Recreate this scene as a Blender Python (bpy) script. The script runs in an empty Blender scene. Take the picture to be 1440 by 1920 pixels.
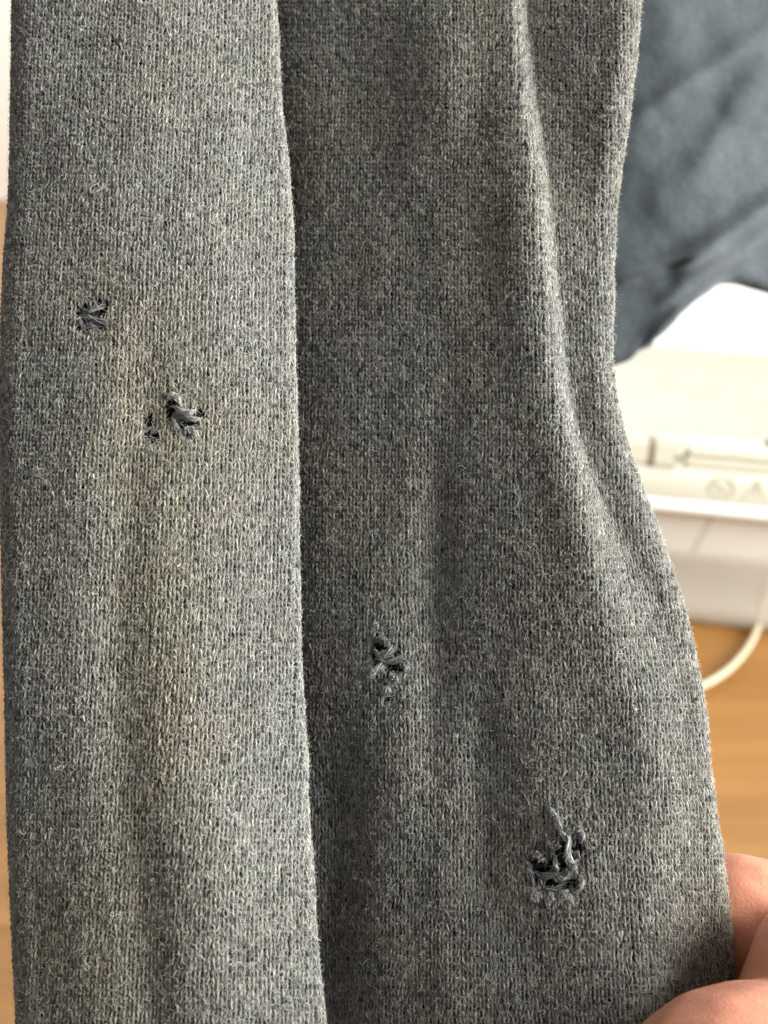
import bpy, bmesh, math, random
import numpy as np
from mathutils import Vector, Matrix, Euler

random.seed(7)
rng = np.random.default_rng(7)
sc = bpy.context.scene
col = sc.collection
R = math.radians

# ------------------------------------------------------------------ camera
PITCH = 25.0                      # degrees the phone looks down
CAM = Vector((0.0, 0.0, 0.50))
HF = math.tan(R(20))              # half width of the picture at distance 1
W = 0.080                         # picture width at the cloth, metres
D = W / 2 / HF                    # lens to cloth distance
cam_rot = Euler((R(90 - PITCH), 0, 0))
cam_d = bpy.data.cameras.new("camera")
cam = bpy.data.objects.new("camera", cam_d)
col.objects.link(cam)
cam.location = CAM
cam.rotation_euler = cam_rot
cam_d.sensor_width = 36
cam_d.lens = 18 / (HF * 4 / 3)
cam_d.clip_start = 0.005
cam_d.clip_end = 60
cam_d.dof.use_dof = True
cam_d.dof.focus_distance = D - 0.002
cam_d.dof.aperture_fstop = 33.0
sc.camera = cam

# ------------------------------------------------------------------ light
world = bpy.data.worlds.new("World")
sc.world = world
world.use_nodes = True
bg = world.node_tree.nodes["Background"]
bg.inputs[0].default_value = (0.99, 1.0, 0.985, 1)
bg.inputs[1].default_value = 0.34


def area(name, loc, target, sx, sy, power, color):
    d = bpy.data.lights.new(name, 'AREA')
    d.shape = 'RECTANGLE'
    d.size, d.size_y = sx, sy
    d.energy = power
    d.color = color
    o = bpy.data.objects.new(name, d)
    col.objects.link(o)
    o.location = loc
    o.rotation_euler = (Vector(target) - Vector(loc)).to_track_quat('-Z', 'Y').to_euler()
    return o


area("window_light", (0.88, -0.03, 0.74), (0.0, 0.22, 0.44), 0.60, 0.80, 43, (0.975, 0.995, 0.98))
area("far_wall_fill", (-1.6, 1.7, 2.3), (-1.5, 3.3, 0.9), 0.5, 0.5, 78, (1.0, 0.97, 0.90))  # added fill without a visible source, brightens the far wall
sc.view_settings.view_transform = 'Standard'
sc.view_settings.look = 'None'
sc.view_settings.exposure = 0.0
sc.view_settings.gamma = 1.0
sc.cycles.max_bounces = 8
sc.cycles.transparent_max_bounces = 16
sc.cycles_curves.shape = 'RIBBONS'
sc.cycles_curves.subdivisions = 2


# ------------------------------------------------------------------ helpers
def tag(o, label=None, cat=None, group=None, kind=None):
    if label: o['label'] = label
    if cat: o['category'] = cat
    if group: o['group'] = group
    if kind: o['kind'] = kind
    return o


def empty(name, loc, rot=(0, 0, 0)):
    o = bpy.data.objects.new(name, None)
    col.objects.link(o)
    o.location = loc
    o.rotation_euler = rot
    o.empty_display_size = 0.02
    return o


def link_mesh(name, me, mat=None, parent=None, smooth=True):
    o = bpy.data.objects.new(name, me)
    col.objects.link(o)
    if mat: me.materials.append(mat)
    if parent: o.parent = parent
    if smooth:
        me.polygons.foreach_set('use_smooth', [True] * len(me.polygons))
    return o


def from_bm(name, bm, mat=None, parent=None, smooth=True):
    bmesh.ops.recalc_face_normals(bm, faces=bm.faces)
    me = bpy.data.meshes.new(name)
    bm.to_mesh(me)
    bm.free()
    return link_mesh(name, me, mat, parent, smooth)


def ray(px, py):
    """direction in the world through a photograph position (1440 x 1920)"""
    v = Vector(((px - 720) / 720 * HF, (960 - py) / 720 * HF, -1))
    v.rotate(cam_rot)
    return v


def at_height(px, py, z):
    d = ray(px, py)
    return CAM + d * ((z - CAM.z) / d.z)


def at_y(px, py, y):
    d = ray(px, py)
    return CAM + d * ((y - CAM.y) / d.y)


def loc(px, py, z):
    """photograph position + height towards the lens (mm) -> cloth frame, metres"""
    px, py, z = np.asarray(px, float), np.asarray(py, float), np.asarray(z, float) * 1e-3
    s = W / 1440 * (D - z) / D
    return np.stack([(px - 720) * s, (960 - py) * s, z + 0 * s], -1)


class Noise:
    """smooth value noise on a random lattice"""
    def __init__(self, seed, n=64):
        self.g = np.random.default_rng(seed).uniform(-1, 1, (n, n))
        self.n = n

    def __call__(self, x, y):
        n = self.n
        x, y = np.asarray(x, float), np.asarray(y, float)
        xi, yi = np.floor(x).astype(int), np.floor(y).astype(int)
        fx, fy = x - xi, y - yi
        fx, fy = fx * fx * (3 - 2 * fx), fy * fy * (3 - 2 * fy)
        a = self.g[yi % n, xi % n]; b = self.g[yi % n, (xi + 1) % n]
        c = self.g[(yi + 1) % n, xi % n]; d = self.g[(yi + 1) % n, (xi + 1) % n]
        return (a * (1 - fx) + b * fx) * (1 - fy) + (c * (1 - fx) + d * fx) * fy


def sstep(a, b, x):
    t = np.clip((np.asarray(x, float) - a) / (b - a), 0, 1)
    return t * t * (3 - 2 * t)


def smooth_interp(x, xs, ys):
    """monotone-ish smooth interpolation (Catmull-Rom on irregular knots)"""
    xs, ys = np.asarray(xs, float), np.asarray(ys, float)
    m = np.gradient(ys, xs)
    x = np.asarray(x, float)
    i = np.clip(np.searchsorted(xs, x) - 1, 0, len(xs) - 2)
    h = xs[i + 1] - xs[i]
    t = np.clip((x - xs[i]) / h, -2, 3)
    inside = (x >= xs[0]) & (x <= xs[-1])
    h00 = 2 * t**3 - 3 * t**2 + 1; h10 = t**3 - 2 * t**2 + t
    h01 = -2 * t**3 + 3 * t**2; h11 = t**3 - t**2
    v = h00 * ys[i] + h10 * h * m[i] + h01 * ys[i + 1] + h11 * h * m[i + 1]
    lo = ys[0] + (x - xs[0]) * m[0]; hi = ys[-1] + (x - xs[-1]) * m[-1]
    return np.where(inside, v, np.where(x < xs[0], lo, hi))


# ------------------------------------------------------------------ materials
def new_mat(name):
    m = bpy.data.materials.new(name)
    m.use_nodes = True
    nt = m.node_tree
    return m, nt, nt.nodes["Principled BSDF"], nt.nodes["Material Output"]


def node(nt, kind, **kw):
    n = nt.nodes.new(kind)
    for k, v in kw.items():
        setattr(n, k, v)
    return n


def ramp(nt, fac, stops):
    r = node(nt, 'ShaderNodeValToRGB')
    el = r.color_ramp.elements
    while len(el) < len(stops): el.new(0.5)
    for e, (p, c) in zip(el, stops):
        e.position = p
        e.color = (*c, 1) if len(c) == 3 else c
    nt.links.new(fac, r.inputs[0])
    return r.outputs[0]


def noise_tex(nt, vec, scale, detail=3, rough=0.5):
    n = node(nt, 'ShaderNodeTexNoise')
    n.inputs['Scale'].default_value = scale
    n.inputs['Detail'].default_value = detail
    n.inputs['Roughness'].default_value = rough
    if vec: nt.links.new(vec, n.inputs['Vector'])
    return n


def mix(nt, mode, fac, a, b):
    m = node(nt, 'ShaderNodeMix', data_type='RGBA', blend_type=mode)
    for s, v in ((m.inputs[0], fac), (m.inputs[6], a), (m.inputs[7], b)):
        if isinstance(v, (int, float)): s.default_value = v
        elif isinstance(v, tuple): s.default_value = (*v, 1)
        else: nt.links.new(v, s)
    return m.outputs[2]


def fibre_mat(name, dark, mid, light, p1, p2, translucent, dye=1.0, blue=0.0):
    """cotton fibre: a tone of its own on every fibre, uneven washed dye over the cloth"""
    m, nt, pr, out = new_mat(name)
    nt.nodes.remove(pr)
    at = node(nt, 'ShaderNodeAttribute', attribute_name='tone')
    base = ramp(nt, at.outputs['Fac'], [(0.0, dark), (p1, mid), (p2, light), (1.0, tuple(min(1, c * 1.5) for c in light))])
    tc = node(nt, 'ShaderNodeTexCoord')
    n1 = noise_tex(nt, tc.outputs['Object'], 75, 2, 0.55)
    n2 = noise_tex(nt, tc.outputs['Object'], 160, 2, 0.5)
    hue = ramp(nt, n1.outputs[0], [(0.34, (0.99, 1.0, 1.02)), (0.5, (1.0, 1.0, 1.0)), (0.68, (1.012, 1.0, 0.97))])
    hue2 = ramp(nt, n2.outputs[0], [(0.36, (0.99, 1.01, 1.0)), (0.5, (1, 1, 1)), (0.66, (1.015, 0.995, 1.005))])
    c = mix(nt, 'MULTIPLY', dye, base, hue)
    c = mix(nt, 'MULTIPLY', dye, c, hue2)
    wa = node(nt, 'ShaderNodeAttribute', attribute_name='warm')
    c = mix(nt, 'MULTIPLY', wa.outputs['Fac'], c, (1.06, 1.0, 0.84))
    df = node(nt, 'ShaderNodeBsdfDiffuse')
    tr = node(nt, 'ShaderNodeBsdfTranslucent')
    nt.links.new(c, df.inputs[0]); nt.links.new(c, tr.inputs[0])
    ms = node(nt, 'ShaderNodeMixShader')
    ms.inputs[0].default_value = translucent
    nt.links.new(df.outputs[0], ms.inputs[1]); nt.links.new(tr.outputs[0], ms.inputs[2])
    nt.links.new(ms.outputs[0], out.inputs[0])
    return m


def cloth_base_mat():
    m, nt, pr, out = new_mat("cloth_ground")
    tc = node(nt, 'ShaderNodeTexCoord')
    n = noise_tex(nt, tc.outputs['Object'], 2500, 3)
    c = ramp(nt, n.outputs[0], [(0.3, (0.009, 0.011, 0.015)), (0.7, (0.028, 0.031, 0.039))])  # blue-black shadow of stitch gaps and holes put into the colour
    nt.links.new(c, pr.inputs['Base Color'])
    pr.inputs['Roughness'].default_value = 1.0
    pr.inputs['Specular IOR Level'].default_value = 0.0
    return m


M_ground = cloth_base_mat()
M_yarn = fibre_mat("knit_yarn", (0.058, 0.058, 0.060), (0.226, 0.218, 0.197), (0.475, 0.457, 0.408), 0.45, 0.9, 0.10)
M_fuzz = fibre_mat("cotton_fuzz", (0.20, 0.20, 0.195), (0.525, 0.504, 0.447), (0.84, 0.805, 0.725), 0.5, 0.92, 0.30)
M_torn = fibre_mat("torn_cotton", (0.09, 0.09, 0.092), (0.23, 0.228, 0.220), (0.58, 0.57, 0.54), 0.5, 0.9, 0.15, dye=0.4)


def simple(name, c, rough=0.5, spec=0.5, nscale=0, amp=0.0, bump=0.0):
    m, nt, pr, out = new_mat(name)
    pr.inputs['Base Color'].default_value = (*c, 1)
    pr.inputs['Roughness'].default_value = rough
    pr.inputs['Specular IOR Level'].default_value = spec
    if nscale:
        tc = node(nt, 'ShaderNodeTexCoord')
        n = noise_tex(nt, tc.outputs['Object'], nscale, 4)
        cc = ramp(nt, n.outputs[0], [(0.3, tuple(v * (1 - amp) for v in c)), (0.7, tuple(min(1, v * (1 + amp)) for v in c))])
        nt.links.new(cc, pr.inputs['Base Color'])
        if bump:
            b = node(nt, 'ShaderNodeBump')
            b.inputs['Strength'].default_value = bump
            b.inputs['Distance'].default_value = 0.002
            nt.links.new(n.outputs[0], b.inputs['Height'])
            nt.links.new(b.outputs[0], pr.inputs['Normal'])
    return m


# ------------------------------------------------------------------ room
M_wall = simple("white_wall_paint", (0.86, 0.86, 0.83), 0.85, 0.2, 30, 0.02, 0.05)


def wood_mat():
    m, nt, pr, out = new_mat("oak_boards")
    tc = node(nt, 'ShaderNodeTexCoord')
    oi = node(nt, 'ShaderNodeObjectInfo')
    add = node(nt, 'ShaderNodeVectorMath', operation='ADD')
    sc_ = node(nt, 'ShaderNodeVectorMath', operation='SCALE')
    comb = node(nt, 'ShaderNodeCombineXYZ')
    for i in range(3): nt.links.new(oi.outputs['Random'], comb.inputs[i])
    nt.links.new(comb.outputs[0], sc_.inputs[0]); sc_.inputs['Scale'].default_value = 40
    nt.links.new(tc.outputs['Object'], add.inputs[0]); nt.links.new(sc_.outputs[0], add.inputs[1])
    mp = node(nt, 'ShaderNodeMapping')
    mp.inputs['Scale'].default_value = (1.2, 14, 14)
    nt.links.new(add.outputs[0], mp.inputs['Vector'])
    n = noise_tex(nt, mp.outputs[0], 2.2, 6, 0.6)
    n2 = noise_tex(nt, mp.outputs[0], 14, 3, 0.6)
    c = ramp(nt, n.outputs[0], [(0.25, (0.27, 0.12, 0.030)), (0.5, (0.34, 0.16, 0.042)), (0.75, (0.40, 0.20, 0.058))])
    c2 = ramp(nt, n2.outputs[0], [(0.3, (0.85, 0.82, 0.78)), (0.7, (1.05, 1.05, 1.05))])
    c = mix(nt, 'MULTIPLY', 0.7, c, c2)
    hs = node(nt, 'ShaderNodeHueSaturation')
    mr = node(nt, 'ShaderNodeMapRange')
    mr.inputs['To Min'].default_value = 0.88; mr.inputs['To Max'].default_value = 1.1
    nt.links.new(oi.outputs['Random'], mr.inputs['Value'])
    nt.links.new(mr.outputs[0], hs.inputs['Value'])
    nt.links.new(c, hs.inputs['Color'])
    nt.links.new(hs.outputs[0], pr.inputs['Base Color'])
    pr.inputs['Roughness'].default_value = 0.38
    return m


M_wood = wood_mat()
M_gap = simple("board_gap", (0.10, 0.05, 0.02), 0.9, 0.1)


def build_room():
    bm = bmesh.new()
    bmesh.ops.create_grid(bm, x_segments=8, y_segments=8, size=4.0)
    fl = from_bm("floor", bm, M_gap)
    fl.location = (0, 1.5, -0.004)
    tag(fl, kind='structure')
    # boards, laid in staggered rows
    bw, bl, g = 0.118, 1.10, 0.0007
    bm = bmesh.new()
    bmesh.ops.create_cube(bm, size=1)
    bmesh.ops.scale(bm, vec=(bl - g, bw - g, 0.012), verts=bm.verts)
    me = bpy.data.meshes.new("plank")
    bmesh.ops.recalc_face_normals(bm, faces=bm.faces)
    bm.to_mesh(me); bm.free()
    me.materials.append(M_wood)
    for r in range(30):
        for q in range(-2, 2):
            o = bpy.data.objects.new("plank", me)
            col.objects.link(o)
            o.parent = fl
            o.location = (q * bl + 0.35 + (r * 0.37 % 1.0) * bl, -1.30 + r * bw - 0.02, -0.002)
    # wall behind the box (near) with a turn back to the far wall on the left
    def wall(name, pts, thick):
        bm = bmesh.new()
        lo = [bm.verts.new((x, y, 0.004)) for x, y in pts]
        hi = [bm.verts.new((x, y, 2.5)) for x, y in pts]
        for i in range(len(pts) - 1):
            bm.faces.new((lo[i], lo[i + 1], hi[i + 1], hi[i]))
        o = from_bm(name, bm, M_wall, smooth=False)
        tag(o, kind='structure')
        return o
    def arc(cx, cy, r, a0, a1, n=8):
        return [(cx + r * math.cos(R(a0 + (a1 - a0) * i / n)), cy + r * math.sin(R(a0 + (a1 - a0) * i / n))) for i in range(n + 1)]
    near = [(2.6, 1.10)] + arc(0.10, 1.20, 0.10, 270, 180) + [(0.0, 3.3)]
    wall("wall", near, 0.1)
    wall("wall", [(0.0, 3.3), (-4, 3.3)], 0.1)


# ------------------------------------------------------------------ storage box on the floor
M_cream = simple("cream_plastic", (0.63, 0.605, 0.50), 0.5, 0.5, 60, 0.02)
M_white = simple("white_plastic", (0.86, 0.87, 0.84), 0.28, 0.5, 60, 0.01)
M_dark = simple("dark_slot", (0.16, 0.16, 0.14), 0.7, 0.2)
M_mark = simple("moulded_mark", (0.56, 0.54, 0.43), 0.5, 0.3)
M_paper = simple("white_paper", (0.80, 0.82, 0.82), 0.8, 0.2, 200, 0.03)


def clear_plastic():
    m, nt, pr, out = new_mat("milky_plastic")
    pr.inputs['Base Color'].default_value = (0.90, 0.85, 0.75, 1)
    pr.inputs['Roughness'].default_value = 0.2
    tp = node(nt, 'ShaderNodeBsdfTransparent')
    tp.inputs[0].default_value = (0.97, 0.97, 0.96, 1)
    ms = node(nt, 'ShaderNodeMixShader')
    ms.inputs[0].default_value = 0.30
    nt.links.new(tp.outputs[0], ms.inputs[1]); nt.links.new(pr.outputs[0], ms.inputs[2])
    nt.links.new(ms.outputs[0], out.inputs[0])
    return m


M_clear = clear_plastic()


def rounded_loop(lx, ly, r, n=6):
    pts = []
    for cx, cy, a in ((lx / 2 - r, ly / 2 - r, 0), (-lx / 2 + r, ly / 2 - r, 90), (-lx / 2 + r, -ly / 2 + r, 180), (lx / 2 - r, -ly / 2 + r, 270)):
        for i in range(n + 1):
            t = R(a + 90 * i / n)
            pts.append((cx + r * math.cos(t), cy + r * math.sin(t)))
    return pts


def loft(bm, loops, cap0=False, cap1=False):
    vs = [[bm.verts.new(p) for p in lp] for lp in loops]
    n = len(vs[0])
    for a, b in zip(vs[:-1], vs[1:]):
        for i in range(n):
            bm.faces.new((a[i], a[(i + 1) % n], b[(i + 1) % n], b[i]))
    if cap0: bm.faces.new(vs[0][::-1])
    if cap1: bm.faces.new(vs[-1])
    return vs


def bevel_box(bm, x0, x1, y0, y1, z0, z1, r=0.002, seg=2):
    d = bmesh.ops.create_cube(bm, size=1)
    vs = d['verts']
    for v in vs:
        v.co = Vector((x0 if v.co.x < 0 else x1, y0 if v.co.y < 0 else y1, z0 if v.co.z < 0 else z1))
    if r:
        es = list({e for v in vs for e in v.link_edges})
        bmesh.ops.bevel(bm, geom=es, offset=r, segments=seg, affect='EDGES')


def build_box():
    LX, LY = 0.58, 0.30
    H0, H1, H2 = 0.105, 0.142, 0.172       # rim, foot of the handle rail, top of the lid
    root = empty("storage_box", (0, 0, 0))
    # front face passes through the photograph's rim line
    a = at_y(1215, 946, 0.818)
    yaw = R(-14)
    ex = Vector((math.cos(yaw), math.sin(yaw), 0)); ey = Vector((-math.sin(yaw), math.cos(yaw), 0))
    xf = 0.045                              # box-frame x of that point
    c = Vector((a.x, a.y, 0)) - ex * xf + ey * (LY / 2)
    root.location = (c.x, c.y, 0.0045)
    root.rotation_euler = (0, 0, yaw)
    k = a.z
    print("rim height", k)
    s = k / H0
    H0, H1, H2 = k, k + 0.030, k + 0.0545
    tag(root, "cream lidded plastic storage box with milky see-through body, on the wooden floor by the wall", "storage box")
    # body
    bm = bmesh.new()
    prof = [(0.030, 0.004, 0.05), (0.016, 0.0, 0.05), (0.012, 0.004, 0.05), (0.008, 0.02, 0.045), (0.002, H0 - 0.012, 0.04), (0.0, H0 - 0.008, 0.04)]
    outer = [[(x, y, z) for x, y in rounded_loop(LX - 2 * i - 0.02, LY - 2 * i - 0.012, r)] for i, z, r in prof]
    inner = [[(x, y, z + 0.002) for x, y in rounded_loop(LX - 2 * i - 0.025, LY - 2 * i - 0.017, r)] for i, z, r in prof][::-1]
    loft(bm, outer + inner, cap0=True, cap1=True)
    from_bm("body", bm, M_clear, root)
    # pressed rim
    bm = bmesh.new()
    lo = [[(x, y, z) for x, y in rounded_loop(LX + e, LY + e, 0.04)] for e, z in ((-0.012, H0 - 0.008), (0.004, H0 - 0.009), (0.008, H0 - 0.004), (0.006, H0 + 0.001), (-0.012, H0 + 0.001))]
    loft(bm, lo)
    from_bm("rim", bm, M_white, root)
    # lid: skirt, step under the rail, top plate with a raised border
    bm = bmesh.new()
    lo = [[(x, y, z) for x, y in rounded_loop(LX + e, LY + e, 0.04)] for e, z in
          ((-0.010, H0 + 0.0012), (-0.006, H0 + 0.002), (-0.008, H1 - 0.002), (-0.014, H1), (-0.026, H1 + 0.001), (-0.027, H2 - 0.003), (-0.032, H2), (-0.046, H2 + 0.0005), (-0.052, H2 - 0.002))]
    loft(bm, lo, cap1=True)
    from_bm("lid", bm, M_cream, root)
    # rail along the front with a hinge block, slot and pin hole
    yf = -LY / 2
    zr0, zr1 = H1 + 0.0015, H2 - 0.004
    bm = bmesh.new()
    bevel_box(bm, xf + 0.026, LX / 2 - 0.03, yf + 0.002, yf + 0.012, zr0 + 0.010, zr1 - 0.001, 0.003, 3)
    h = from_bm("handle_rail", bm, M_cream, root, smooth=False)
    bm = bmesh.new()
    bevel_box(bm, xf + 0.0255, LX / 2 - 0.03, yf + 0.004, yf + 0.013, zr0, zr0 + 0.0088, 0.002, 2)
    from_bm("handle_rail", bm, M_cream, root, smooth=False)
    bm = bmesh.new()
    bevel_box(bm, xf - 0.002, xf + 0.024, yf - 0.001, yf + 0.013, zr0 - 0.001, H2 + 0.0012, 0.003, 3)
    hb = from_bm("latch", bm, M_cream, root, smooth=False)
    bm = bmesh.new()
    bmesh.ops.create_cone(bm, cap_ends=True, segments=12, radius1=0.0022, radius2=0.0022, depth=0.002, matrix=Matrix.Translation((xf + 0.021, yf - 0.0015, (zr0 + zr1) / 2)) @ Matrix.Rotation(R(90), 4, 'X'))
    from_bm("pin", bm, M_dark, hb)
    bm = bmesh.new()
    bevel_box(bm, xf - 0.10, xf - 0.0028, yf + 0.001, yf + 0.012, zr0 - 0.001, H2 - 0.001, 0.003, 3)
    from_bm("handle_rail", bm, M_cream, root, smooth=False)
    bm = bmesh.new()
    bevel_box(bm, xf + 0.088, xf + 0.16, yf + 0.0128, yf + 0.020, H2 - 0.003, H2 + 0.0012, 0.001, 1)
    from_bm("slot", bm, M_dark, root)  # solid dark bar, the shade in the lid gap given as colour
    # two moulded warning marks on the skirt
    zc = (H0 + H1) / 2 + 0.0005
    yk = yf + 0.0026

    def stroke(bm, pts, w, closed=False):
        n = len(pts)
        for i in range(n if closed else n - 1):
            p, q = Vector(pts[i]), Vector(pts[(i + 1) % n])
            d = (q - p).normalized(); nrm = Vector((-d.y, d.x)) * w / 2
            a_, b_ = p - d * w * .3, q + d * w * .3
            vs = [bm.verts.new((xx, yk, zz)) for xx, zz in ((a_ + nrm), (b_ + nrm), (b_ - nrm), (a_ - nrm))]
            vt = [bm.verts.new((v.co.x, yk + 0.0012, v.co.z)) for v in vs]
            bm.faces.new(vs)
            for j in range(4): bm.faces.new((vs[j], vs[(j + 1) % 4], vt[(j + 1) % 4], vt[j]))
    r = 0.0098
    x0 = xf + 0.0585
    bm = bmesh.new()
    stroke(bm, [(x0 + r * math.cos(t * math.tau / 24), zc + r * math.sin(t * math.tau / 24)) for t in range(24)], 0.0018, True)
    stroke(bm, [(x0 - r * .7, zc + r * .7), (x0 + r * .7, zc - r * .7)], 0.0017)
    stroke(bm, [(x0 - .0045, zc - .001), (x0 - .001, zc + .002), (x0 + .003, zc + .001), (x0 + .0055, zc + .003)], 0.0016)
    stroke(bm, [(x0 - .003, zc - .005), (x0 + .001, zc - .003)], 0.0014)
    from_bm("moulded_symbol", bm, M_mark, root, smooth=False)
    x1 = x0 + 0.0275
    bm = bmesh.new()
    stroke(bm, [(x1 - .0105, zc - r), (x1 + .0105, zc - r), (x1, zc + r)], 0.0018, True)
    stroke(bm, [(x1, zc + .004), (x1, zc - .003)], 0.0020)
    stroke(bm, [(x1, zc - .0052), (x1, zc - .0068)], 0.0020)
    from_bm("moulded_symbol", bm, M_mark, root, smooth=False)
    # paper sheaves standing inside, seen through the front
    tops = []
    for i in range(3):
        bm = bmesh.new()
        x = 0.045 + i * 0.083
        hh = H0 - 0.016
        for j in range(7):
            yy = yf + 0.030 + j * 0.006
            bevel_box(bm, x - 0.0395, x + 0.0395, yy, yy + 0.0035, 0.066, hh - 0.002 * (j % 3), 0, 0)
        for v in bm.verts:                      # leaning
            v.co.x += (v.co.z - 0.06) * 0.35
        p = from_bm("paper_sheaf", bm, M_paper, None, smooth=False)
        p.location = root.location; p.rotation_euler = root.rotation_euler
        tops.append(p)
    # tray that carries them
    bm = bmesh.new()
    bevel_box(bm, -0.262, 0.262, yf + 0.026, -yf - 0.026, 0.0605, 0.065, 0.001, 1)
    t = from_bm("inner_tray", bm, M_clear, root)
    for i, p in enumerate(tops):
        tag(p, ["white paper sheaf inside the storage box, next to the edge of the charcoal cloth", "white paper sheaf inside the storage box, below the two moulded marks",
                "white paper sheaf inside the storage box, farthest from the charcoal cloth"][i], "paper", "paper sheaves inside the storage box")
    return root


def tube(bm, pts, rad, sides=8, cap=True):
    pts = [Vector(p) for p in pts]
    rings = []
    up = None
    for i, p in enumerate(pts):
        t = (pts[min(i + 1, len(pts) - 1)] - pts[max(i - 1, 0)]).normalized()
        if up is None:
            up = t.orthogonal().normalized()
        up = (up - t * up.dot(t)).normalized()
        b = t.cross(up)
        r = rad[i] if hasattr(rad, '__len__') else rad
        rings.append([bm.verts.new(p + (up * math.cos(a) + b * math.sin(a)) * r) for a in (math.tau * k / sides for k in range(sides))])
    for a, b in zip(rings[:-1], rings[1:]):
        for k in range(sides):
            bm.faces.new((a[k], a[(k + 1) % sides], b[(k + 1) % sides], b[k]))
    if cap:
        bm.faces.new(rings[0][::-1]); bm.faces.new(rings[-1])


def spline(pts, n=8):
    pts = [Vector(p) for p in pts]
    P = [pts[0] * 2 - pts[1]] + pts + [pts[-1] * 2 - pts[-2]]
    out = []
    for i in range(1, len(P) - 2):
        for k in range(n):
            t = k / n
            a, b, c, d = P[i - 1], P[i], P[i + 1], P[i + 2]
            out.append(0.5 * ((2 * b) + (c - a) * t + (2 * a - 5 * b + 4 * c - d) * t * t + (3 * b - a - 3 * c + d) * t**3))
    out.append(pts[-1])
    return out


def build_cord():
    g = lambda px, py, z=0.0085: at_height(px, py, z)
    pts = [g(1180, 1300), g(1260, 1300), g(1320, 1284), g(1372, 1250), g(1408, 1205), g(1426, 1160, 0.0085), g(1436, 1120, 0.012)]
    e = pts[-1]
    pts += [e + Vector((0.03, 0.05, -0.002)), e + Vector((0.12, 0.05, -0.003)), e + Vector((0.25, -0.02, -0.003))]
    bm = bmesh.new()
    tube(bm, spline(pts, 8), 0.0029, 10)
    o = from_bm("power_cord", bm, simple("cream_cord", (0.70, 0.63, 0.44), 0.5))
    tag(o, "thin cream cord curving over the wooden floor in front of the storage box", "cord")


build_room()
build_box()
build_cord()

# ------------------------------------------------------------------ the sweatshirt
shirt = empty("sweatshirt", CAM + Vector((0, 0, -1)).copy().lerp(Vector((0, 0, -1)), 0) * 0)
fwd = Vector((0, 0, -1)); fwd.rotate(cam_rot)
shirt.location = CAM + fwd * D
shirt.rotation_euler = cam_rot
tag(shirt, "faded charcoal knit sweatshirt with frayed holes hanging in folds, pinched by a hand", "sweatshirt")

Y0, Y1 = -130, 2060
courses = [Y0]
while courses[-1] < Y1:
    courses.append(courses[-1] + 10.4 + 2.4 * (courses[-1] - 960) / 960)
PY = np.array(courses)
WALE = 0.80e-3
PXMM = W / 1440 * 1e3            # mm per photograph pixel at the focus plane

n_big, n_mid, n_sm = Noise(1), Noise(2), Noise(3)
tilt = lambda y: (y - 960) / 960 * 9.0

xF = lambda y: smooth_interp(y, [-200, 0, 200, 400, 600, 800, 1000, 1200, 1400, 1600, 1800, 1920, 2100], [490, 514, 525, 544, 548, 553, 556, 560, 570, 579, 595, 606, 622]) + 2.6 * n_mid(y / 62.0, 0.5) + 1.4 * n_sm(y / 21.0, 3.5)
xL = lambda y: smooth_interp(y, [-200, 0, 200, 380, 500, 600, 800, 1000, 1300, 1600, 1800, 1920, 2100], [30, 28, 25, 21, 12, 8, 5, 8, 15, 22, 31, 37, 46])
xR = lambda y: smooth_interp(y, [-200, 0, 100, 200, 300, 400, 500, 600, 680, 740, 800, 900, 1000, 1100, 1200, 1300, 1400, 1500, 1600, 1700, 1800, 1920, 2100],
                             [1205, 1198, 1190, 1179, 1164, 1152, 1147, 1146, 1145, 1151, 1164, 1196, 1233, 1265, 1294, 1314, 1324, 1335, 1350, 1362, 1370, 1374, 1376]) + 2.2 * n_mid(y / 55.0, 7.5) + 1.4 * n_sm(y / 19.0, 8.5)
xD = lambda y: smooth_interp(y, [-200, 0, 100, 200, 300, 400, 500, 600, 700, 800, 900, 1000, 1100, 1200, 1300, 1400, 1500, 1700, 2100],
                             [950, 964, 973, 985, 1001, 1012, 1022, 1032, 1042, 1060, 1088, 1114, 1145, 1180, 1214, 1240, 1250, 1240, 1230])

# holes: (x, y, half width, half height, depth mm)
PITS_L = [(166, 597, 21, 24, 2.8), (188, 578, 17, 10, 2.2), (186, 610, 12, 8, 1.4), (318, 765, 10, 17, 2.2), (351, 794, 19, 12, 2.6), (371, 778, 10, 11, 2.0), (350, 812, 9, 10, 1.4), (277, 790, 11, 14, 2.2), (284, 823, 15, 14, 2.8)]
PITS_M = [(741, 1254, 18, 11, 2.6), (722, 1222, 21, 18, 1.5), (700, 1235, 8, 8, 1.6), (707, 1200, 6, 12, 0.8), (724, 1278, 9, 11, 1.0), (729, 1300, 4, 9, 0.8), (1026, 1624, 28, 15, 3.6), (1052, 1655, 30, 13, 3.6),
          (1004, 1650, 9, 13, 1.2), (1060, 1600, 16, 22, 0.9), (1083, 1585, 8, 10, 1.0), (1087, 1640, 6, 6, 1.1), (1020, 1690, 5, 14, 0.9), (1049, 1698, 4, 12, 0.9)]


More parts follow.
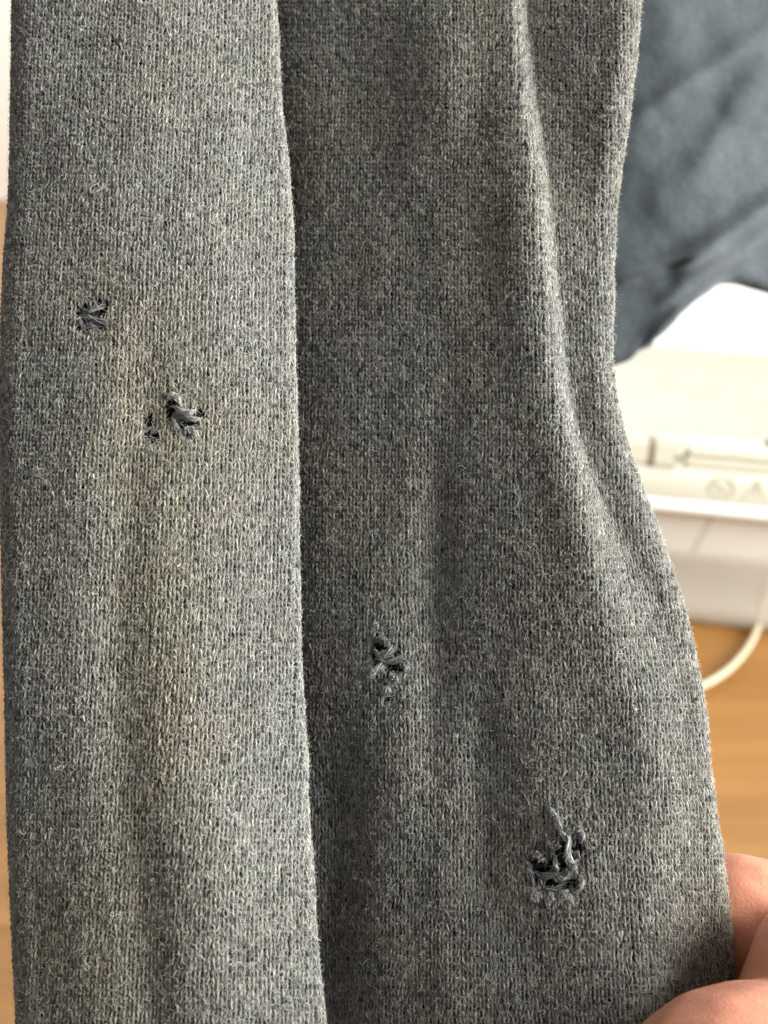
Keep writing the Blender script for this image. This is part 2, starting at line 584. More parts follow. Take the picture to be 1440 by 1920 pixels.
def left_z(x, y):
    f, l = xF(y), xL(y)
    t = (x - l) / (f - l)
    z = 4.4 + tilt(y)
    c = 0.42 + 0.20 * sstep(1150, 1750, y)
    z = z - 10.4 * np.clip(c - t, 0, 1) ** 2
    z = z - (11.0 + 6.0 * sstep(1150, 1750, y)) * np.clip(t - c, 0, 1) ** 1.8
    z = z + 0.55 * n_big(x / 190 + 3, y / 420) + 0.16 * n_mid(x / 70, y / 130)
    z = z - 0.55 * np.exp(-((x - 265 - 30 * np.sin(y / 260)) / 48) ** 2) * sstep(500, 800, y)
    z = z - 0.5 * np.exp(-((x - 300) / 45) ** 2 - ((y - 790) / 60) ** 2)
    z = z - 0.35 * np.exp(-((x - 172) / 35) ** 2 - ((y - 595) / 45) ** 2)
    return z


def main_z(x, y):
    f, d, r = xF(y), xD(y), xR(y)
    z0 = -8.2 + tilt(y) - 1.6 * np.exp(-np.clip(x - f, 0, None) / 45.0)
    z = z0 + 7.7 * sstep(0, 1, (x - f + 60) / (d - f + 60)) * 0.45 + 7.7 * 0.55 * np.clip((x - f) / (d - f), -0.2, 1)
    soft = sstep(850, 1350, y)               # the crease opens into a broad slope lower down
    w = 22 + 120 * soft
    drop = (2.7 + 1.0 * soft) * sstep(-0.35 * w, w, x - d)
    z = z - drop + 0.55 * np.exp(-((x - d + 34) / 42) ** 2) * sstep(150, 450, y) * (1 - soft)
    flank = np.clip(x - d - w, 0, None) * PXMM
    z = z + flank * (0.32 * (1 - sstep(180, 460, y)) + 0.02 * sstep(200, 450, y) * (1 - soft)) - soft * 0.032 * flank ** 2
    # vertical trough and puckers
    z = z - 1.05 * np.exp(-((x - (832 - 20 * sstep(500, 1500, y))) / 40) ** 2) * sstep(700, 1050, y) * (1 - sstep(1350, 1700, y))
    z = z - 1.9 * np.exp(-((x - 622) / 62) ** 2) * sstep(1250, 1550, y)
    z = z + 0.7 * np.exp(-((x - 800) / 50) ** 2 - ((y - 1380) / 160) ** 2) - 0.9 * np.exp(-((x - 905) / 45) ** 2 - ((y - 1480) / 170) ** 2)
    z = z + 0.7 * np.exp(-((x - 720) / 60) ** 2 - ((y - 1280) / 200) ** 2)
    z = z + 1.0 * np.exp(-((x - 1075) / 95) ** 2 - ((y - 1640) / 130) ** 2)
    z = z - 1.6 * np.exp(-((x - 1330) / 110) ** 2) * sstep(1650, 1900, y)
    z = z + 0.9 * np.exp(-((x - 830) / 70) ** 2 - ((y - 100) / 190) ** 2)
    z = z + 0.45 * n_big(x / 170 + 9, y / 380 + 4) + 0.15 * n_mid(x / 60 + 5, y / 110)
    z = z - 0.35 * np.exp(-((x - 724) / 35) ** 2 - ((y - 1240) / 50) ** 2) - 0.5 * np.exp(-((x - 1045) / 45) ** 2 - ((y - 1640) / 50) ** 2)
    return z


def section(y, xa, xb, zf, ra, rb, tail):
    """one cross-section: rolled under at both ends; returns photograph x and z (mm)"""
    pa, pb = ra / PXMM, rb / PXMM
    xs = np.linspace(xa + pa * 0.98, xb - pb * 0.98, 420)
    zs = zf(xs, np.full_like(xs, y))
    X, Z = [xs], [zs]
    if ra:
        t = np.linspace(0, math.pi * 0.96, 26)[1:]
        X.insert(0, (xa + pa - pa * np.sin(t))[::-1]); Z.insert(0, (zs[0] - ra + ra * np.cos(t))[::-1])
        q = np.linspace(0, 1, 30)[1:]
        X.insert(0, (X[0][0] + q * tail / PXMM)[::-1]); Z.insert(0, (Z[0][0] - q * 0.4)[::-1])
    if rb:
        t = np.linspace(0, math.pi * 0.96, 26)[1:]
        X.append(xb - pb + pb * np.sin(t)); Z.append(zs[-1] - rb + rb * np.cos(t))
        q = np.linspace(0, 1, 30)[1:]
        X.append(X[-1][-1] - q * tail / PXMM); Z.append(Z[-1][-1] - q * 0.4)
    return np.concatenate(X), np.concatenate(Z)


def knit_grid(xa, xb, zf, ra, rb, tail, anchor):
    rows = []
    lo, hi = 10**9, -10**9
    for y in PY:
        X, Z = section(y, float(xa(y)), float(xb(y)), zf, ra, rb, tail)
        P = loc(X, np.full_like(X, y), Z)
        s = np.concatenate([[0], np.cumsum(np.linalg.norm(np.diff(P[:, [0, 2]], axis=0), axis=1))])
        # the wale through the anchor is vertical in the cloth
        xa_loc = (anchor - 720) * W / 1440
        vis = np.argmin(np.abs(P[:, 0] - xa_loc) + (P[:, 2] < Z.max() * 1e-3 - 0.012) * 0)
        front = np.where((np.arange(len(X)) > 0.05 * len(X)) & (np.arange(len(X)) < 0.95 * len(X)))[0]
        a = front[np.argmin(np.abs(P[front, 0] - xa_loc))] if ra == 0 else None
        if a is None:
            core = np.arange(54, 54 + 420)
            a = core[np.argmin(np.abs(P[core, 0] - xa_loc))]
        rows.append((P, s - s[a], X))
        lo = min(lo, (s - s[a])[0]); hi = max(hi, (s - s[a])[-1])
    # common index range: all rows resampled at the wales they have
    k0, k1 = math.ceil(max(r[1][0] for r in rows) / WALE), math.floor(min(r[1][-1] for r in rows) / WALE)
    ks = np.arange(k0, k1 + 1)
    G = np.zeros((len(PY), len(ks), 3)); PX = np.zeros((len(PY), len(ks)))
    for j, (P, s, X) in enumerate(rows):
        for c in range(3): G[j, :, c] = np.interp(ks * WALE, s, P[:, c])
        PX[j] = np.interp(ks * WALE, s, X)
    return G, PX


def normals(G):
    du = np.gradient(G, axis=1); dv = np.gradient(G, axis=0)
    n = np.cross(dv, du)
    n /= np.linalg.norm(n, axis=-1, keepdims=True) + 1e-12
    if n[len(n) // 2, n.shape[1] // 2, 2] < 0: n = -n
    return n


def pit_mask(PX, PYg, N, pits, grow=1.0):
    m = np.zeros(PX.shape); dep = np.zeros(PX.shape)
    for x, y, a, b, d in pits:
        q = np.hypot((PX - x) / (a * 1.25 * grow), (PYg - y) / (b * 1.25 * grow))
        dep = np.maximum(dep, d * (1 - sstep(0.45, 1.25, q)))
        m = np.maximum(m, 1 - sstep(0.8, 1.05, q))
    ok = N[..., 2] > 0.1
    return m * ok, dep * ok


def bil(A, j, k):
    j = np.clip(j, 0, A.shape[0] - 1.001); k = np.clip(k, 0, A.shape[1] - 1.001)
    j0, k0 = j.astype(int), k.astype(int)
    fj, fk = j - j0, k - k0
    if A.ndim == 3: fj, fk = fj[..., None], fk[..., None]
    return (A[j0, k0] * (1 - fk) + A[j0, k0 + 1] * fk) * (1 - fj) + (A[j0 + 1, k0] * (1 - fk) + A[j0 + 1, k0 + 1] * fk) * fj


def curves_obj(name, pts, rad, tone, mat, parent, warm=None):
    """pts (n, m, 3), rad (n, m), tone (n,) -> one hair-curves object"""
    n, m, _ = pts.shape
    c = bpy.data.hair_curves.new(name)
    c.add_curves([m] * n)
    c.attributes['position'].data.foreach_set('vector', pts.astype(np.float32).ravel())
    ra = c.attributes.get('radius') or c.attributes.new('radius', 'FLOAT', 'POINT')
    ra.data.foreach_set('value', rad.astype(np.float32).ravel())
    ta = c.attributes.new('tone', 'FLOAT', 'CURVE')
    ta.data.foreach_set('value', tone.astype(np.float32))
    if warm is not None:
        wa = c.attributes.new('warm', 'FLOAT', 'CURVE')
        wa.data.foreach_set('value', warm.astype(np.float32))
    c.materials.append(mat)
    o = bpy.data.objects.new(name, c)
    col.objects.link(o)
    o.parent = parent
    tag(o, kind='stuff')
    return o


def warm_tint(x, y):
    """warm olive tint in a band down the front fold, and fainter ones on the panel"""
    w = np.exp(-((x - 280 + 25 * np.sin(y / 210)) / 125) ** 2) * sstep(380, 760, y) * 0.62
    w = np.maximum(w, 0.55 * np.exp(-((x - 180) / 170) ** 2) * sstep(1350, 1700, y))
    w = np.maximum(w, 0.35 * np.exp(-((x - 900) / 60) ** 2) * (1 - sstep(500, 900, y)))
    w = np.maximum(w, 0.45 * sstep(1180, 1330, x) * sstep(1560, 1720, y))
    return np.clip(w * (1 + 0.3 * n_mid(x / 40, y / 60)), 0, 1)


def cloth_part(name, G, PX, pits, seed, flow_bias, n_fuzz, label):
    r_ = np.random.default_rng(seed)
    nj, nk, _ = G.shape
    PYg = np.repeat(PY[:, None], nk, 1)
    N = normals(G)
    # ---- ground cloth: 3x finer than the stitches, sunk in the holes
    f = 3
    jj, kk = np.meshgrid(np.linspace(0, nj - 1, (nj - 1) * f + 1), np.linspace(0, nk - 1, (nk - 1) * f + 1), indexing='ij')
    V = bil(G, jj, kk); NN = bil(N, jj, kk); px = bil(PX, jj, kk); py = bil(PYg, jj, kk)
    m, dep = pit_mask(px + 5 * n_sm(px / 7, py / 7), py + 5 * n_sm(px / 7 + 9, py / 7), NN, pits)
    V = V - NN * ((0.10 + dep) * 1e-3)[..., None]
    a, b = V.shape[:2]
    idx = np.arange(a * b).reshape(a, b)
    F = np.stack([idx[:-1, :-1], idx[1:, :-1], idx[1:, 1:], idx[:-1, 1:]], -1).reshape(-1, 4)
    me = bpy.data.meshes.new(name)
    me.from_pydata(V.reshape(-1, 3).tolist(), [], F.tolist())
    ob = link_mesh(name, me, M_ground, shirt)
    if label: ob['label'] = label
    # ---- stitches: two slanting legs per loop, several plies each
    J, K = np.meshgrid(np.arange(1, nj - 2), np.arange(1, nk - 1), indexing='ij')
    J, K = J.ravel().astype(float), K.ravel().astype(float)
    mm, _ = pit_mask(bil(PX, J, K) + 6 * n_sm(J * 2.1, K * 1.7), bil(PYg, J, K), bil(N, J, K), pits, 1.0)
    keep = mm < 0.4
    J, K = J[keep], K[keep]
    P_, R_, T_ = [], [], []
    t = np.linspace(0, 1, 5)
    wob = r_.normal(0, 0.035, (len(J), 2))
    loop_tone = r_.normal(0, 0.08, len(J))
    for side in (-1, 1):
        for ply in range(4):
            off_k = r_.normal(0, 0.040, len(J)); off_h = r_.normal(0, 0.03, len(J)); tw = r_.uniform(-1, 1, len(J))
            k_ = K[:, None] + side * (0.33 - 0.24 * t[None] ** 1.2) + wob[:, :1] + off_k[:, None] + tw[:, None] * 0.10 * (t[None] - 0.5)
            j_ = J[:, None] - 0.45 + 1.50 * t[None] + wob[:, 1:] + r_.normal(0, 0.06, len(J))[:, None]
            p = bil(G, j_, k_); n = bil(N, j_, k_)
            h = (0.02 + 0.26 * np.sin(math.pi * np.clip(t * 0.92 + 0.06, 0, 1)) ** 0.8)[None] + off_h[:, None] * 1.3 + (0.05 if ply > 1 else 0)
            P_.append(p + n * (h * 1e-3)[..., None])
            R_.append(np.repeat((np.array([0.055, 0.085, 0.095, 0.085, 0.05]) * (1.0 if ply < 2 else 0.75))[None], len(J), 0) * r_.uniform(0.75, 1.15, len(J))[:, None])
            T_.append(np.clip(r_.normal(0.42, 0.14, len(J)) + loop_tone, 0, 1))
    curves_obj("knit_stitches", np.concatenate(P_), np.concatenate(R_) * 1e-3, np.concatenate(T_), M_yarn, ob, np.tile(warm_tint(bil(PX, J, K), bil(PYg, J, K)), 8))

    # ---- fuzz
    def fuzz(n, length, lift, rad, tone_mu, tone_sd, curl, m=6, stand=0.0, nm="cotton_fuzz"):
        j = r_.uniform(1, nj - 2, n); k = r_.uniform(1, nk - 2, n)
        px_, py_ = bil(PX, j, k), bil(PYg, j, k)
        mk, _ = pit_mask(px_, py_, bil(N, j, k), pits, 1.0)
        ok = mk < 0.35
        j, k, px_, py_ = j[ok], k[ok], px_[ok], py_[ok]
        n = len(j)
        ang = flow_bias(px_, py_) + 0.9 * n_mid(px_ / 45 + seed, py_ / 60) + r_.normal(0, 0.75, n)
        L = length * r_.lognormal(0, 0.45, n)
        du = np.gradient(G, axis=1); dv = np.gradient(G, axis=0)
        sj = np.linalg.norm(dv, axis=-1).mean(); sk = WALE
        tt = np.linspace(0, 1, m)
        cur = r_.normal(0, curl, n); cur2 = r_.normal(0, curl * 0.8, n)
        pj = np.zeros((n, m)); pk = np.zeros((n, m))
        pj[:, 0], pk[:, 0] = j, k
        for i in range(1, m):
            a_ = ang + cur * (tt[i] - 0.3) + cur2 * np.sin(tt[i] * 7 + cur)
            pj[:, i] = pj[:, i - 1] - np.sin(a_) * L / (m - 1) / sj
            pk[:, i] = pk[:, i - 1] + np.cos(a_) * L / (m - 1) / sk
        p = bil(G, pj, pk); nn = bil(N, pj, pk)
        free = r_.uniform(0, 1, n) < stand
        hh = 0.16e-3 + lift * r_.uniform(0.3, 1.3, n)[:, None] * np.where(free[:, None], tt[None] ** 0.9 * 1.4, np.sin(math.pi * (0.08 + 0.84 * tt[None])))
        p = p + nn * hh[..., None]
        rr = rad * r_.uniform(0.7, 1.3, n)[:, None] * np.linspace(1.0, 0.55, m)[None]
        curves_obj(nm, p, rr, np.clip(r_.normal(tone_mu, tone_sd, n), 0, 1), M_fuzz, ob, warm_tint(px_, py_))
    fuzz(n_fuzz, 0.62e-3, 0.15e-3, 0.017e-3, 0.46, 0.20, 1.9, 5, 0.22)
    fuzz(n_fuzz // 3, 1.0e-3, 0.27e-3, 0.013e-3, 0.60, 0.20, 2.8, 7, 0.35)
    fuzz(n_fuzz // 160, 2.2e-3, 0.45e-3, 0.014e-3, 0.80, 0.12, 3.6, 9, 0.15, "stray_fibres")
    fuzz(n_fuzz // 4, 0.55e-3, 0.36e-3, 0.012e-3, 0.60, 0.2, 2.6, 6, 1.0)
    fuzz(150, 0.9e-3, 0.22e-3, 0.022e-3, 0.85, 0.1, 11.0, 12, 0.0, "lint_pills")
    return ob, N, PYg


GL, PXL = knit_grid(xL, xF, left_z, 2.6, 1.1, 9.0, 300)
# the right-hand cloth starts well under the left fold
xM = lambda y: xF(y) - 190
GM, PXM = knit_grid(xM, xR, main_z, 0.01, 1.7, 11.0, 800)
print("grids", GL.shape, GM.shape)

fl_l = lambda x, y: np.where(y < 450, -0.75, 0.0) * (1 - sstep(200, 500, y)) * (1 - sstep(150, 330, x)) + 0.75 * sstep(1000, 1500, y) + 0.3
fl_m = lambda x, y: -0.85 * sstep(-20, 60, x - xD(y)) * (1 - sstep(1200, 1500, y)) + 1.1 * (1 - sstep(-60, 20, x - xD(y)))
sleeve, NL, PYL = cloth_part("sleeve", GL, PXL, PITS_L, 11, fl_l, 105000, "lighter washed front fold with three small frayed holes")
panel, NM, PYM = cloth_part("body_panel", GM, PXM, PITS_M, 12, fl_m, 150000, "darker panel beside the front fold with two frayed holes")


# ------------------------------------------------------------------ torn yarn at the holes
def surf_point(G, N, PX, PYg, x, y):
    q = (PX - x) ** 2 + (PYg - y) ** 2 + (N[..., 2] < 0.15) * 1e6
    j, k = np.unravel_index(np.argmin(q), q.shape)
    # first-order correction to the exact position
    jj, kk = float(j), float(k)
    for _ in range(3):
        j0 = np.array([jj]); k0 = np.array([kk])
        x0, y0 = bil(PX, j0, k0)[0], bil(PYg, j0, k0)[0]
        xk = bil(PX, j0, k0 + 0.5)[0] - bil(PX, j0, k0 - 0.5)[0]
        yj = bil(PYg, j0 + 0.5, k0)[0] - bil(PYg, j0 - 0.5, k0)[0]
        kk += np.clip((x - x0) / max(abs(xk), 1) * np.sign(xk if xk else 1), -1, 1)
        jj += np.clip((y - y0) / max(yj, 1), -1, 1)
    j0, k0 = np.array([jj]), np.array([kk])
    return Vector(bil(G, j0, k0)[0]), Vector(bil(N, j0, k0)[0])


torn_sp = {'L': ([], [], []), 'M': ([], [], [])}


def torn(which, pts, r_mm, fray=26, tone=0.5):
    fray = int(fray * 2.3)
    """a torn yarn: twisted mesh core, loose fibres round it; pts = (x, y, height mm)"""
    G, N, PX, PYg, par = (GL, NL, PXL, PYL, sleeve) if which == 'L' else (GM, NM, PXM, PYM, panel)
    W3 = []
    for x, y, h in pts:
        p, n = surf_point(G, N, PX, PYg, x, y)
        W3.append(p + n * h * 1e-3)
    sp = spline(W3, 6)
    m = len(sp)
    bm = bmesh.new()
    rad = []
    for i in range(m):
        t = i / (m - 1)
        rad.append(r_mm * 1e-3 * 0.56 * (0.35 + 0.65 * math.sin(math.pi * (0.12 + 0.76 * t))) * random.uniform(0.85, 1.15))
    tube(bm, sp, rad, 6)
    o = from_bm("torn_yarn", bm, M_torn_core, par)
    # fibres: helical round the core, fraying at the ends
    P_, R_, T_ = torn_sp[which]
    for q in range(fray):
        ph = random.uniform(0, math.tau); pitch = random.choice((-1, 1)) * random.uniform(3, 7)
        t0 = random.uniform(-0.05, 0.75); t1 = t0 + random.uniform(0.2, 0.55)
        line = []
        flare = random.uniform(0, 1) ** 3 * 2.2
        for i in range(7):
            u = t0 + (t1 - t0) * i / 6
            uu = min(max(u, 0), 1) * (m - 1)
            a = int(min(uu, m - 1.001)); f_ = uu - a
            p = sp[a].lerp(sp[a + 1], f_)
            tg = (sp[a + 1] - sp[a]).normalized()
            if u > 1: p = p + tg * (u - 1) * 0.9e-3
            if u < 0: p = p + tg * u * 0.9e-3
            s_ = tg.orthogonal().normalized(); b_ = tg.cross(s_)
            rr = rad[a] * 1.05 + (flare * (i / 6) ** 2) * 0.22e-3
            w = ph + pitch * u
            line.append(p + (s_ * math.cos(w) + b_ * math.sin(w)) * rr)
        P_.append(line); R_.append([0.019e-3 * v for v in (1, 1.1, 1.1, 1, 1, .8, .5)])
        T_.append(min(1, max(0, random.gauss(tone - 0.04, 0.27))))
    return o


def _core():
    m, nt, pr, out = new_mat("torn_yarn_core")
    tc = node(nt, 'ShaderNodeTexCoord')
    n = noise_tex(nt, tc.outputs['Object'], 5000, 2)
    c = ramp(nt, n.outputs[0], [(0.3, (0.022, 0.023, 0.025)), (0.7, (0.085, 0.085, 0.086))])
    nt.links.new(c, pr.inputs['Base Color'])
    pr.inputs['Roughness'].default_value = 1.0
    pr.inputs['Specular IOR Level'].default_value = 0.05
    return m


M_torn_core = _core()

# hole at the upper left
torn('L', [(152, 578, .1), (168, 588, .5), (184, 582, .6), (200, 573, .2)], .34, 34, .5)
torn('L', [(148, 600, .1), (160, 594, .3), (178, 602, .4), (200, 604, .3), (212, 600, .1)], .32, 34, .5)
torn('L', [(153, 588, .0), (152, 605, .3), (160, 620, .1)], .28, 22, .6)
torn('L', [(158, 622, .1), (166, 612, .3), (180, 616, .3), (188, 626, .1)], .28, 26, .45)
torn('L', [(170, 632, .1), (172, 622, .3), (182, 628, .1)], .24, 18, .6)
# hole by the middle of the fold
torn('L', [(312, 752, .1), (322, 742, .5), (334, 748, .6), (342, 760, .3)], .40, 44, .72)
torn('L', [(326, 762, .2), (340, 772, .7), (356, 778, .7), (370, 766, .3)], .42, 46, .6)
torn('L', [(330, 782, .2), (346, 782, .7), (362, 788, .5), (378, 786, .2)], .34, 36, .55)
torn('L', [(326, 772, .1), (328, 790, .4), (334, 806, .3), (340, 816, .1)], .30, 30, .5)
torn('L', [(345, 818, .1), (352, 806, .4), (362, 808, .4), (368, 820, .1)], .30, 32, .65)
torn('L', [(348, 838, .1), (356, 830, .3), (364, 838, .1)], .28, 22, .65)
# small ladder hole beside it
torn('L', [(268, 802, .1), (276, 804, .2), (288, 806, .2), (296, 812, .1)], .24, 20, .4)
torn('L', [(270, 838, .1), (280, 836, .25), (292, 838, .25), (298, 834, .1)], .16, 16, .6)
torn('L', [(270, 845, .1), (282, 846, .2), (294, 848, .1)], .14, 14, .55)
torn('L', [(274, 852, .1), (282, 856, .2), (290, 852, .1)], .14, 12, .55)
# hole low in the middle
torn('M', [(700, 1176, .1), (706, 1172, .3), (712, 1182, .1)], .34, 26, .7)
torn('M', [(704, 1206, .1), (714, 1196, .5), (726, 1202, .6), (732, 1214, .3)], .42, 40, .55)
torn('M', [(702, 1218, .2), (716, 1228, .7), (732, 1222, .8), (744, 1214, .3)], .46, 46, .62)
torn('M', [(704, 1236, .1), (720, 1240, .4), (738, 1240, .5), (758, 1238, .3), (762, 1248, .1)], .36, 36, .45)
torn('M', [(690, 1272, .2), (700, 1262, .7), (710, 1252, .6), (722, 1246, .2)], .50, 50, .78)
torn('M', [(688, 1240, .1), (694, 1232, .4), (698, 1244, .1)], .30, 22, .6)
torn('M', [(732, 1282, .1), (736, 1268, .5), (744, 1270, .5), (745, 1284, .1)], .30, 34, .8)
torn('M', [(714, 1286, .1), (720, 1274, .4), (730, 1280, .3), (732, 1290, .1)], .28, 30, .45)
torn('M', [(718, 1308, .1), (724, 1292, .4), (730, 1292, .4), (730, 1304, .1)], .34, 34, .7)
torn('M', [(756, 1262, .1), (761, 1254, .4), (764, 1246, .1)], .28, 22, .75)
# largest hole near the hand
torn('M', [(1030, 1512, .1), (1036, 1524, .6), (1046, 1540, .9), (1052, 1558, .5)], .46, 50, .66)
torn('M', [(1066, 1556, .4), (1066, 1576, 1.0), (1068, 1596, 1.1), (1074, 1612, .8), (1084, 1624, .3)], .40, 52, .72)
torn('M', [(1048, 1556, .3), (1056, 1564, .7), (1064, 1566, .5)], .34, 26, .75)
torn('M', [(1062, 1592, .5), (1066, 1606, .9), (1074, 1620, .5)], .26, 24, .62)
torn('M', [(1022, 1572, .1), (1030, 1580, .5), (1040, 1588, .5), (1050, 1584, .2)], .38, 36, .5)
torn('M', [(1080, 1552, .1), (1090, 1562, .5), (1094, 1578, .3)], .36, 34, .6)
torn('M', [(996, 1604, .1), (1006, 1598, .5), (1016, 1608, .5), (1024, 1612, .2)], .42, 40, .6)
torn('M', [(1040, 1604, .2), (1044, 1618, .8), (1047, 1630, .6)], .26, 26, .85)
torn('M', [(1002, 1634, .0), (1020, 1642, .4), (1040, 1640, .5), (1056, 1646, .5), (1072, 1640, .2)], .44, 50, .5)
torn('M', [(1060, 1632, .2), (1072, 1628, .7), (1084, 1630, .5)], .38, 36, .65)
torn('M', [(1010, 1664, .0), (1026, 1668, .3), (1044, 1666, .3), (1060, 1660, .1)], .34, 36, .4)
torn('M', [(1000, 1694, .1), (1002, 1682, .6), (1012, 1678, .6), (1014, 1694, .1)], .46, 44, .78)
torn('M', [(1028, 1706, .1), (1030, 1688, .6), (1040, 1680, .6), (1044, 1696, .2)], .46, 46, .75)
torn('M', [(1052, 1698, .1), (1054, 1680, .6), (1066, 1676, .7), (1070, 1694, .2)], .48, 48, .75)
torn('M', [(1078, 1680, .1), (1084, 1668, .5), (1092, 1656, .5), (1090, 1644, .2)], .42, 40, .68)
torn('M', [(992, 1620, .1), (996, 1640, .5), (1002, 1660, .2)], .34, 30, .45)
def loose_in_pits(which, pits, per):
    """thin broken fibres and ladder threads lying across and inside the holes"""
    G, N, PX, PYg = (GL, NL, PXL, PYL) if which == 'L' else (GM, NM, PXM, PYM)
    P_, R_, T_ = torn_sp[which]
    for x, y, a, b, d in pits:
        c, n = surf_point(G, N, PX, PYg, x, y)
        u = Vector((1, 0, 0)); u = (u - n * u.dot(n)).normalized(); v = n.cross(u)
        ka, kb = a * PXMM * 1e-3, b * PXMM * 1e-3
        for q in range(int(per * (a * b) / 150) + 3):
            t0 = random.uniform(0, math.tau); t1 = t0 + random.gauss(math.pi, 0.8)
            h = random.uniform(-0.55, 0.12) * 1e-3
            p0 = c + u * ka * 1.15 * math.cos(t0) + v * kb * 1.15 * math.sin(t0)
            p1 = c + u * ka * 1.1 * math.cos(t1) + v * kb * 1.1 * math.sin(t1)
            p1 = p0.lerp(p1, random.uniform(0.3, 1.0))
            mid = [p0.lerp(p1, i / 6) + n * h * math.sin(math.pi * min(1, i / 6 + 0.1)) + Vector((random.gauss(0, 1), random.gauss(0, 1), 0)) * 2.5e-5 * (i % 6 > 0) for i in range(7)]
            P_.append(mid); R_.append([random.uniform(0.014e-3, 0.028e-3)] * 7); T_.append(min(1, max(0, random.gauss(0.28, 0.18))))


loose_in_pits('L', PITS_L, 7)
loose_in_pits('M', PITS_M, 3)
for w, par in (('L', sleeve), ('M', panel)):
    P_, R_, T_ = torn_sp[w]
    curves_obj("frayed_fibres", np.array([[tuple(v) for v in l] for l in P_]), np.array(R_), np.array(T_), M_torn, par)


# ------------------------------------------------------------------ the far part of the garment (soft in the picture)
def far_mat():
    m, nt, pr, out = new_mat("washed_jersey")
    tc = node(nt, 'ShaderNodeTexCoord')
    n1 = noise_tex(nt, tc.outputs['Object'], 60, 4, 0.6)
    n2 = noise_tex(nt, tc.outputs['Object'], 900, 2, 0.6)
    c = ramp(nt, n1.outputs[0], [(0.3, (0.046, 0.056, 0.061)), (0.7, (0.084, 0.096, 0.102))])  # same cloth, with the cool skylight cast mixed into its base colour
    c2 = ramp(nt, n2.outputs[0], [(0.3, (0.75, 0.75, 0.76)), (0.7, (1.15, 1.15, 1.14))])
    c = mix(nt, 'MULTIPLY', 1.0, c, c2)
    nt.links.new(c, pr.inputs['Base Color'])
    pr.inputs['Roughness'].default_value = 0.95
    pr.inputs['Specular IOR Level'].default_value = 0.1
    pr.inputs['Sheen Weight'].default_value = 0.25
    b = node(nt, 'ShaderNodeBump')
    b.inputs['Strength'].default_value = 0.5; b.inputs['Distance'].default_value = 0.0006
    nt.links.new(n2.outputs[0], b.inputs['Height']); nt.links.new(b.outputs[0], pr.inputs['Normal'])
    return m


def build_far():
    ZB = -175.0
    hem = lambda x: smooth_interp(x, [900, 1000, 1100, 1143, 1162, 1186, 1206, 1238, 1264, 1282, 1310, 1330, 1346, 1372, 1408, 1440, 1560, 1800],
                                  [760, 730, 700, 687, 683, 671, 649, 631, 606, 583, 561, 548, 536, 533, 542, 551, 600, 690])
    nx, ny = 150, 130
    xs = np.linspace(950, 1780, nx)
    t = np.linspace(0, 1, ny)
    X = np.repeat(xs[None], ny, 0)
    H = hem(xs)
    Y = H[None] + (-420 - H[None]) * (1 - (1 - t[:, None])) 

    def ridge(x0, y0, x1, y1, w, h, one=0.0):
        d = np.array([x1 - x0, y1 - y0], float); L = np.hypot(*d); d /= L
        u = (X - x0) * d[0] + (Y - y0) * d[1]; v = -(X - x0) * d[1] + (Y - y0) * d[0]
        along = sstep(-60, 40, u) * (1 - sstep(L - 40, L + 80, u))
        return h * along * (np.exp(-(v / w) ** 2) + one * sstep(-w, w, v))
    Z = np.zeros_like(X)
    Z += ridge(1290, 492, 1560, 300, 18, 9)
    Z += ridge(1250, 560, 1560, 345, 15, 5)
    Z += ridge(1140, 532, 1330, 478, 12, 5)
    Z += ridge(1200, 660, 1330, 540, 12, 6)
    Z -= ridge(1330, 560, 1600, 380, 40, 5, 0.9)
    Z -= ridge(1180, 620, 1330, 520, 22, 2)
    Z += ridge(1230, 190, 1500, 20, 20, 5)
    Z += ridge(1300, 330, 1440, 120, 30, 3)
    Z *= 0.6
    Z += 0.7 * n_big(X / 70 + 2, Y / 95) + 0.25 * n_mid(X / 28, Y / 30)
    Z += -0.00012 * (X - 1250) ** 2
    # hem curls under
    Z -= 2.5 * (1 - sstep(0, 0.02, t[:, None]))
    P = loc(X, Y, ZB + Z)
    idx = np.arange(nx * ny).reshape(ny, nx)
    F = np.stack([idx[:-1, :-1], idx[:-1, 1:], idx[1:, 1:], idx[1:, :-1]], -1).reshape(-1, 4)
    me = bpy.data.meshes.new("back_panel")
    me.from_pydata(P.reshape(-1, 3).tolist(), [], F.tolist())
    o = link_mesh("back_panel", me, far_mat(), shirt)
    so = o.modifiers.new("thick", 'SOLIDIFY'); so.thickness = 0.0025; so.offset = -1
    o['label'] = "blue-grey back of the garment hanging behind with a wavy hem"


build_far()


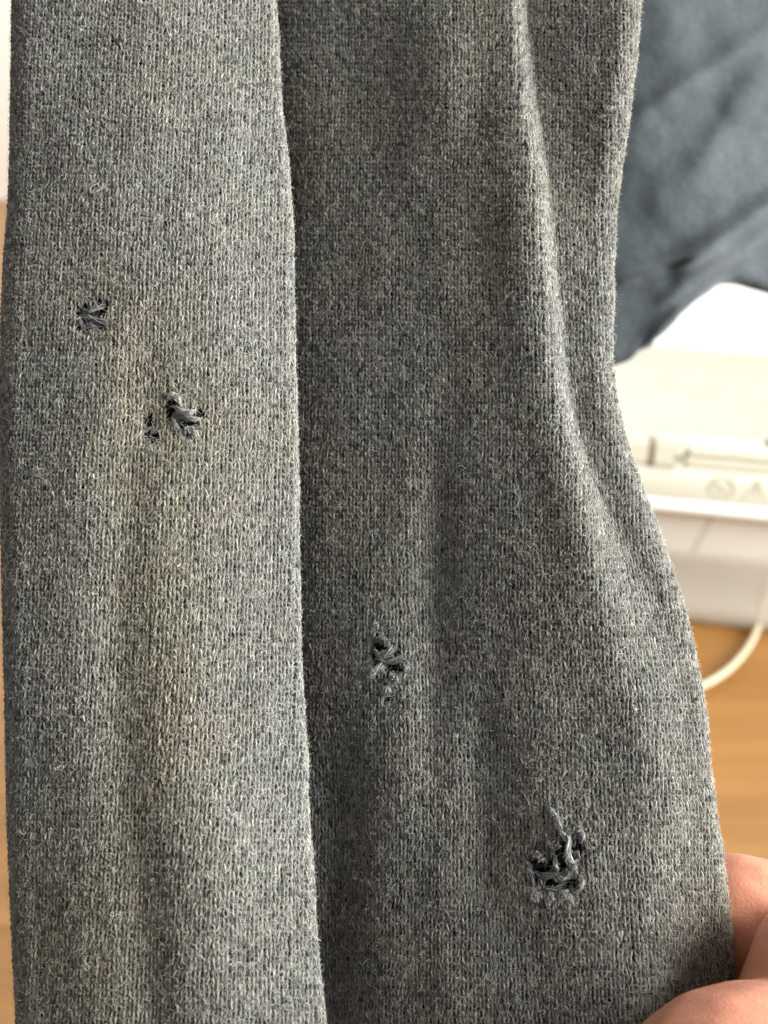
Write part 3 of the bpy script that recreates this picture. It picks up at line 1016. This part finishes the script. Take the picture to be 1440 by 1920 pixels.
# ------------------------------------------------------------------ the hand
def skin_mat():
    m, nt, pr, out = new_mat("skin")
    tc = node(nt, 'ShaderNodeTexCoord')
    n = noise_tex(nt, tc.outputs['Object'], 90, 3, 0.55)
    n2 = noise_tex(nt, tc.outputs['Object'], 900, 3, 0.6)
    c = ramp(nt, n.outputs[0], [(0.3, (0.56, 0.225, 0.145)), (0.7, (0.70, 0.33, 0.215))])
    c2 = ramp(nt, n2.outputs[0], [(0.3, (0.92, 0.84, 0.81)), (0.7, (1.04, 1.04, 1.04))])
    c = mix(nt, 'MULTIPLY', 1.0, c, c2)
    nt.links.new(c, pr.inputs['Base Color'])
    pr.inputs['Roughness'].default_value = 0.5
    pr.inputs['Specular IOR Level'].default_value = 0.35
    pr.inputs['Subsurface Weight'].default_value = 0.22
    pr.inputs['Subsurface Radius'].default_value = (1.0, 0.35, 0.2)
    pr.inputs['Subsurface Scale'].default_value = 0.004
    vo = node(nt, 'ShaderNodeTexVoronoi', feature='DISTANCE_TO_EDGE')
    vo.inputs['Scale'].default_value = 1900
    nt.links.new(tc.outputs['Object'], vo.inputs['Vector'])
    b = node(nt, 'ShaderNodeBump')
    b.inputs['Strength'].default_value = 0.15; b.inputs['Distance'].default_value = 0.0003
    nt.links.new(vo.outputs['Distance'], b.inputs['Height'])
    nt.links.new(b.outputs[0], pr.inputs['Normal'])
    return m


def build_hand():
    hand = empty("hand", shirt.matrix_basis @ Vector(loc(1500, 1800, 0)), cam_rot)
    tag(hand, "bare hand at the lower right pinching the charcoal cloth between thumb and fingers", "hand")
    L = lambda x, y, z: Vector(loc(x, y, z))
    o0 = L(1500, 1800, 0)
    bm = bmesh.new()

    def chain(pts, n=10):
        """tapered run of balls that the remesh fuses: pts = (Vector, radius mm)"""
        for (p, r), (q, s) in zip(pts[:-1], pts[1:]):
            for i in range(n + 1):
                t = i / n
                c = p.lerp(q, t) - o0
                bmesh.ops.create_icosphere(bm, subdivisions=2, radius=(r + (s - r) * t) * 1e-3, matrix=Matrix.Translation(c))
    # index finger: behind the cloth, tip out of sight, knuckle to the right
    chain([(L(1190, 1745, -9), 5.6), (L(1300, 1722, -7), 6.8), (L(1385, 1722, -5), 7.2), (L(1560, 1775, -6), 8.0), (L(1800, 1860, -18), 9.5), (L(2200, 1990, -30), 11.5)])
    # thumb base crossing in front of the index
    chain([(L(1505, 1900, 9), 6.6), (L(1556, 1826, 9), 7.6), (L(1690, 1850, -2), 9.5), (L(2050, 2070, -20), 13)])
    # thumb: presses the cloth from the front, tip pointing left
    chain([(L(1275, 2092, 21), 7.0), (L(1360, 2060, 20), 8.8), (L(1450, 2052, 18), 9.6), (L(1560, 2040, 14), 9.6), (L(1680, 2010, 6), 10.5), (L(1850, 2030, -5), 12.5), (L(2250, 2160, -24), 14)])
    # the other fingers, curled behind the cloth and below the frame
    chain([(L(1240, 2020, -8), 6.0), (L(1340, 1985, -9), 7.4), (L(1480, 1970, -10), 7.8), (L(1700, 1990, -18), 8.6), (L(2150, 2080, -26), 10.5)])
    chain([(L(1265, 2230, -8), 5.8), (L(1370, 2200, -10), 7.0), (L(1510, 2190, -12), 7.4), (L(1730, 2190, -20), 8.2), (L(2150, 2250, -26), 10)])
    chain([(L(1330, 2400, -10), 5.0), (L(1420, 2380, -11), 6.0), (L(1540, 2370, -13), 6.4), (L(1740, 2370, -20), 7.2), (L(2150, 2400, -25), 9)])
    # palm and wrist
    chain([(L(2150, 2060, -28), 14), (L(2200, 2200, -28), 15), (L(2180, 2380, -20), 13)])
    chain([(L(2200, 2080, -28), 15), (L(2600, 2250, -22), 18), (L(3000, 2420, -26), 20)])
    chain([(L(2180, 2300, -20), 14), (L(2600, 2330, -24), 18), (L(3000, 2460, -26), 20)])
    ob = from_bm("skin", bm, skin_mat(), hand)
    rm = ob.modifiers.new("fuse", 'REMESH'); rm.mode = 'VOXEL'; rm.voxel_size = 0.0007; rm.use_smooth_shade = True
    sm = ob.modifiers.new("soft", 'SMOOTH'); sm.factor = 0.6; sm.iterations = 7


build_hand()
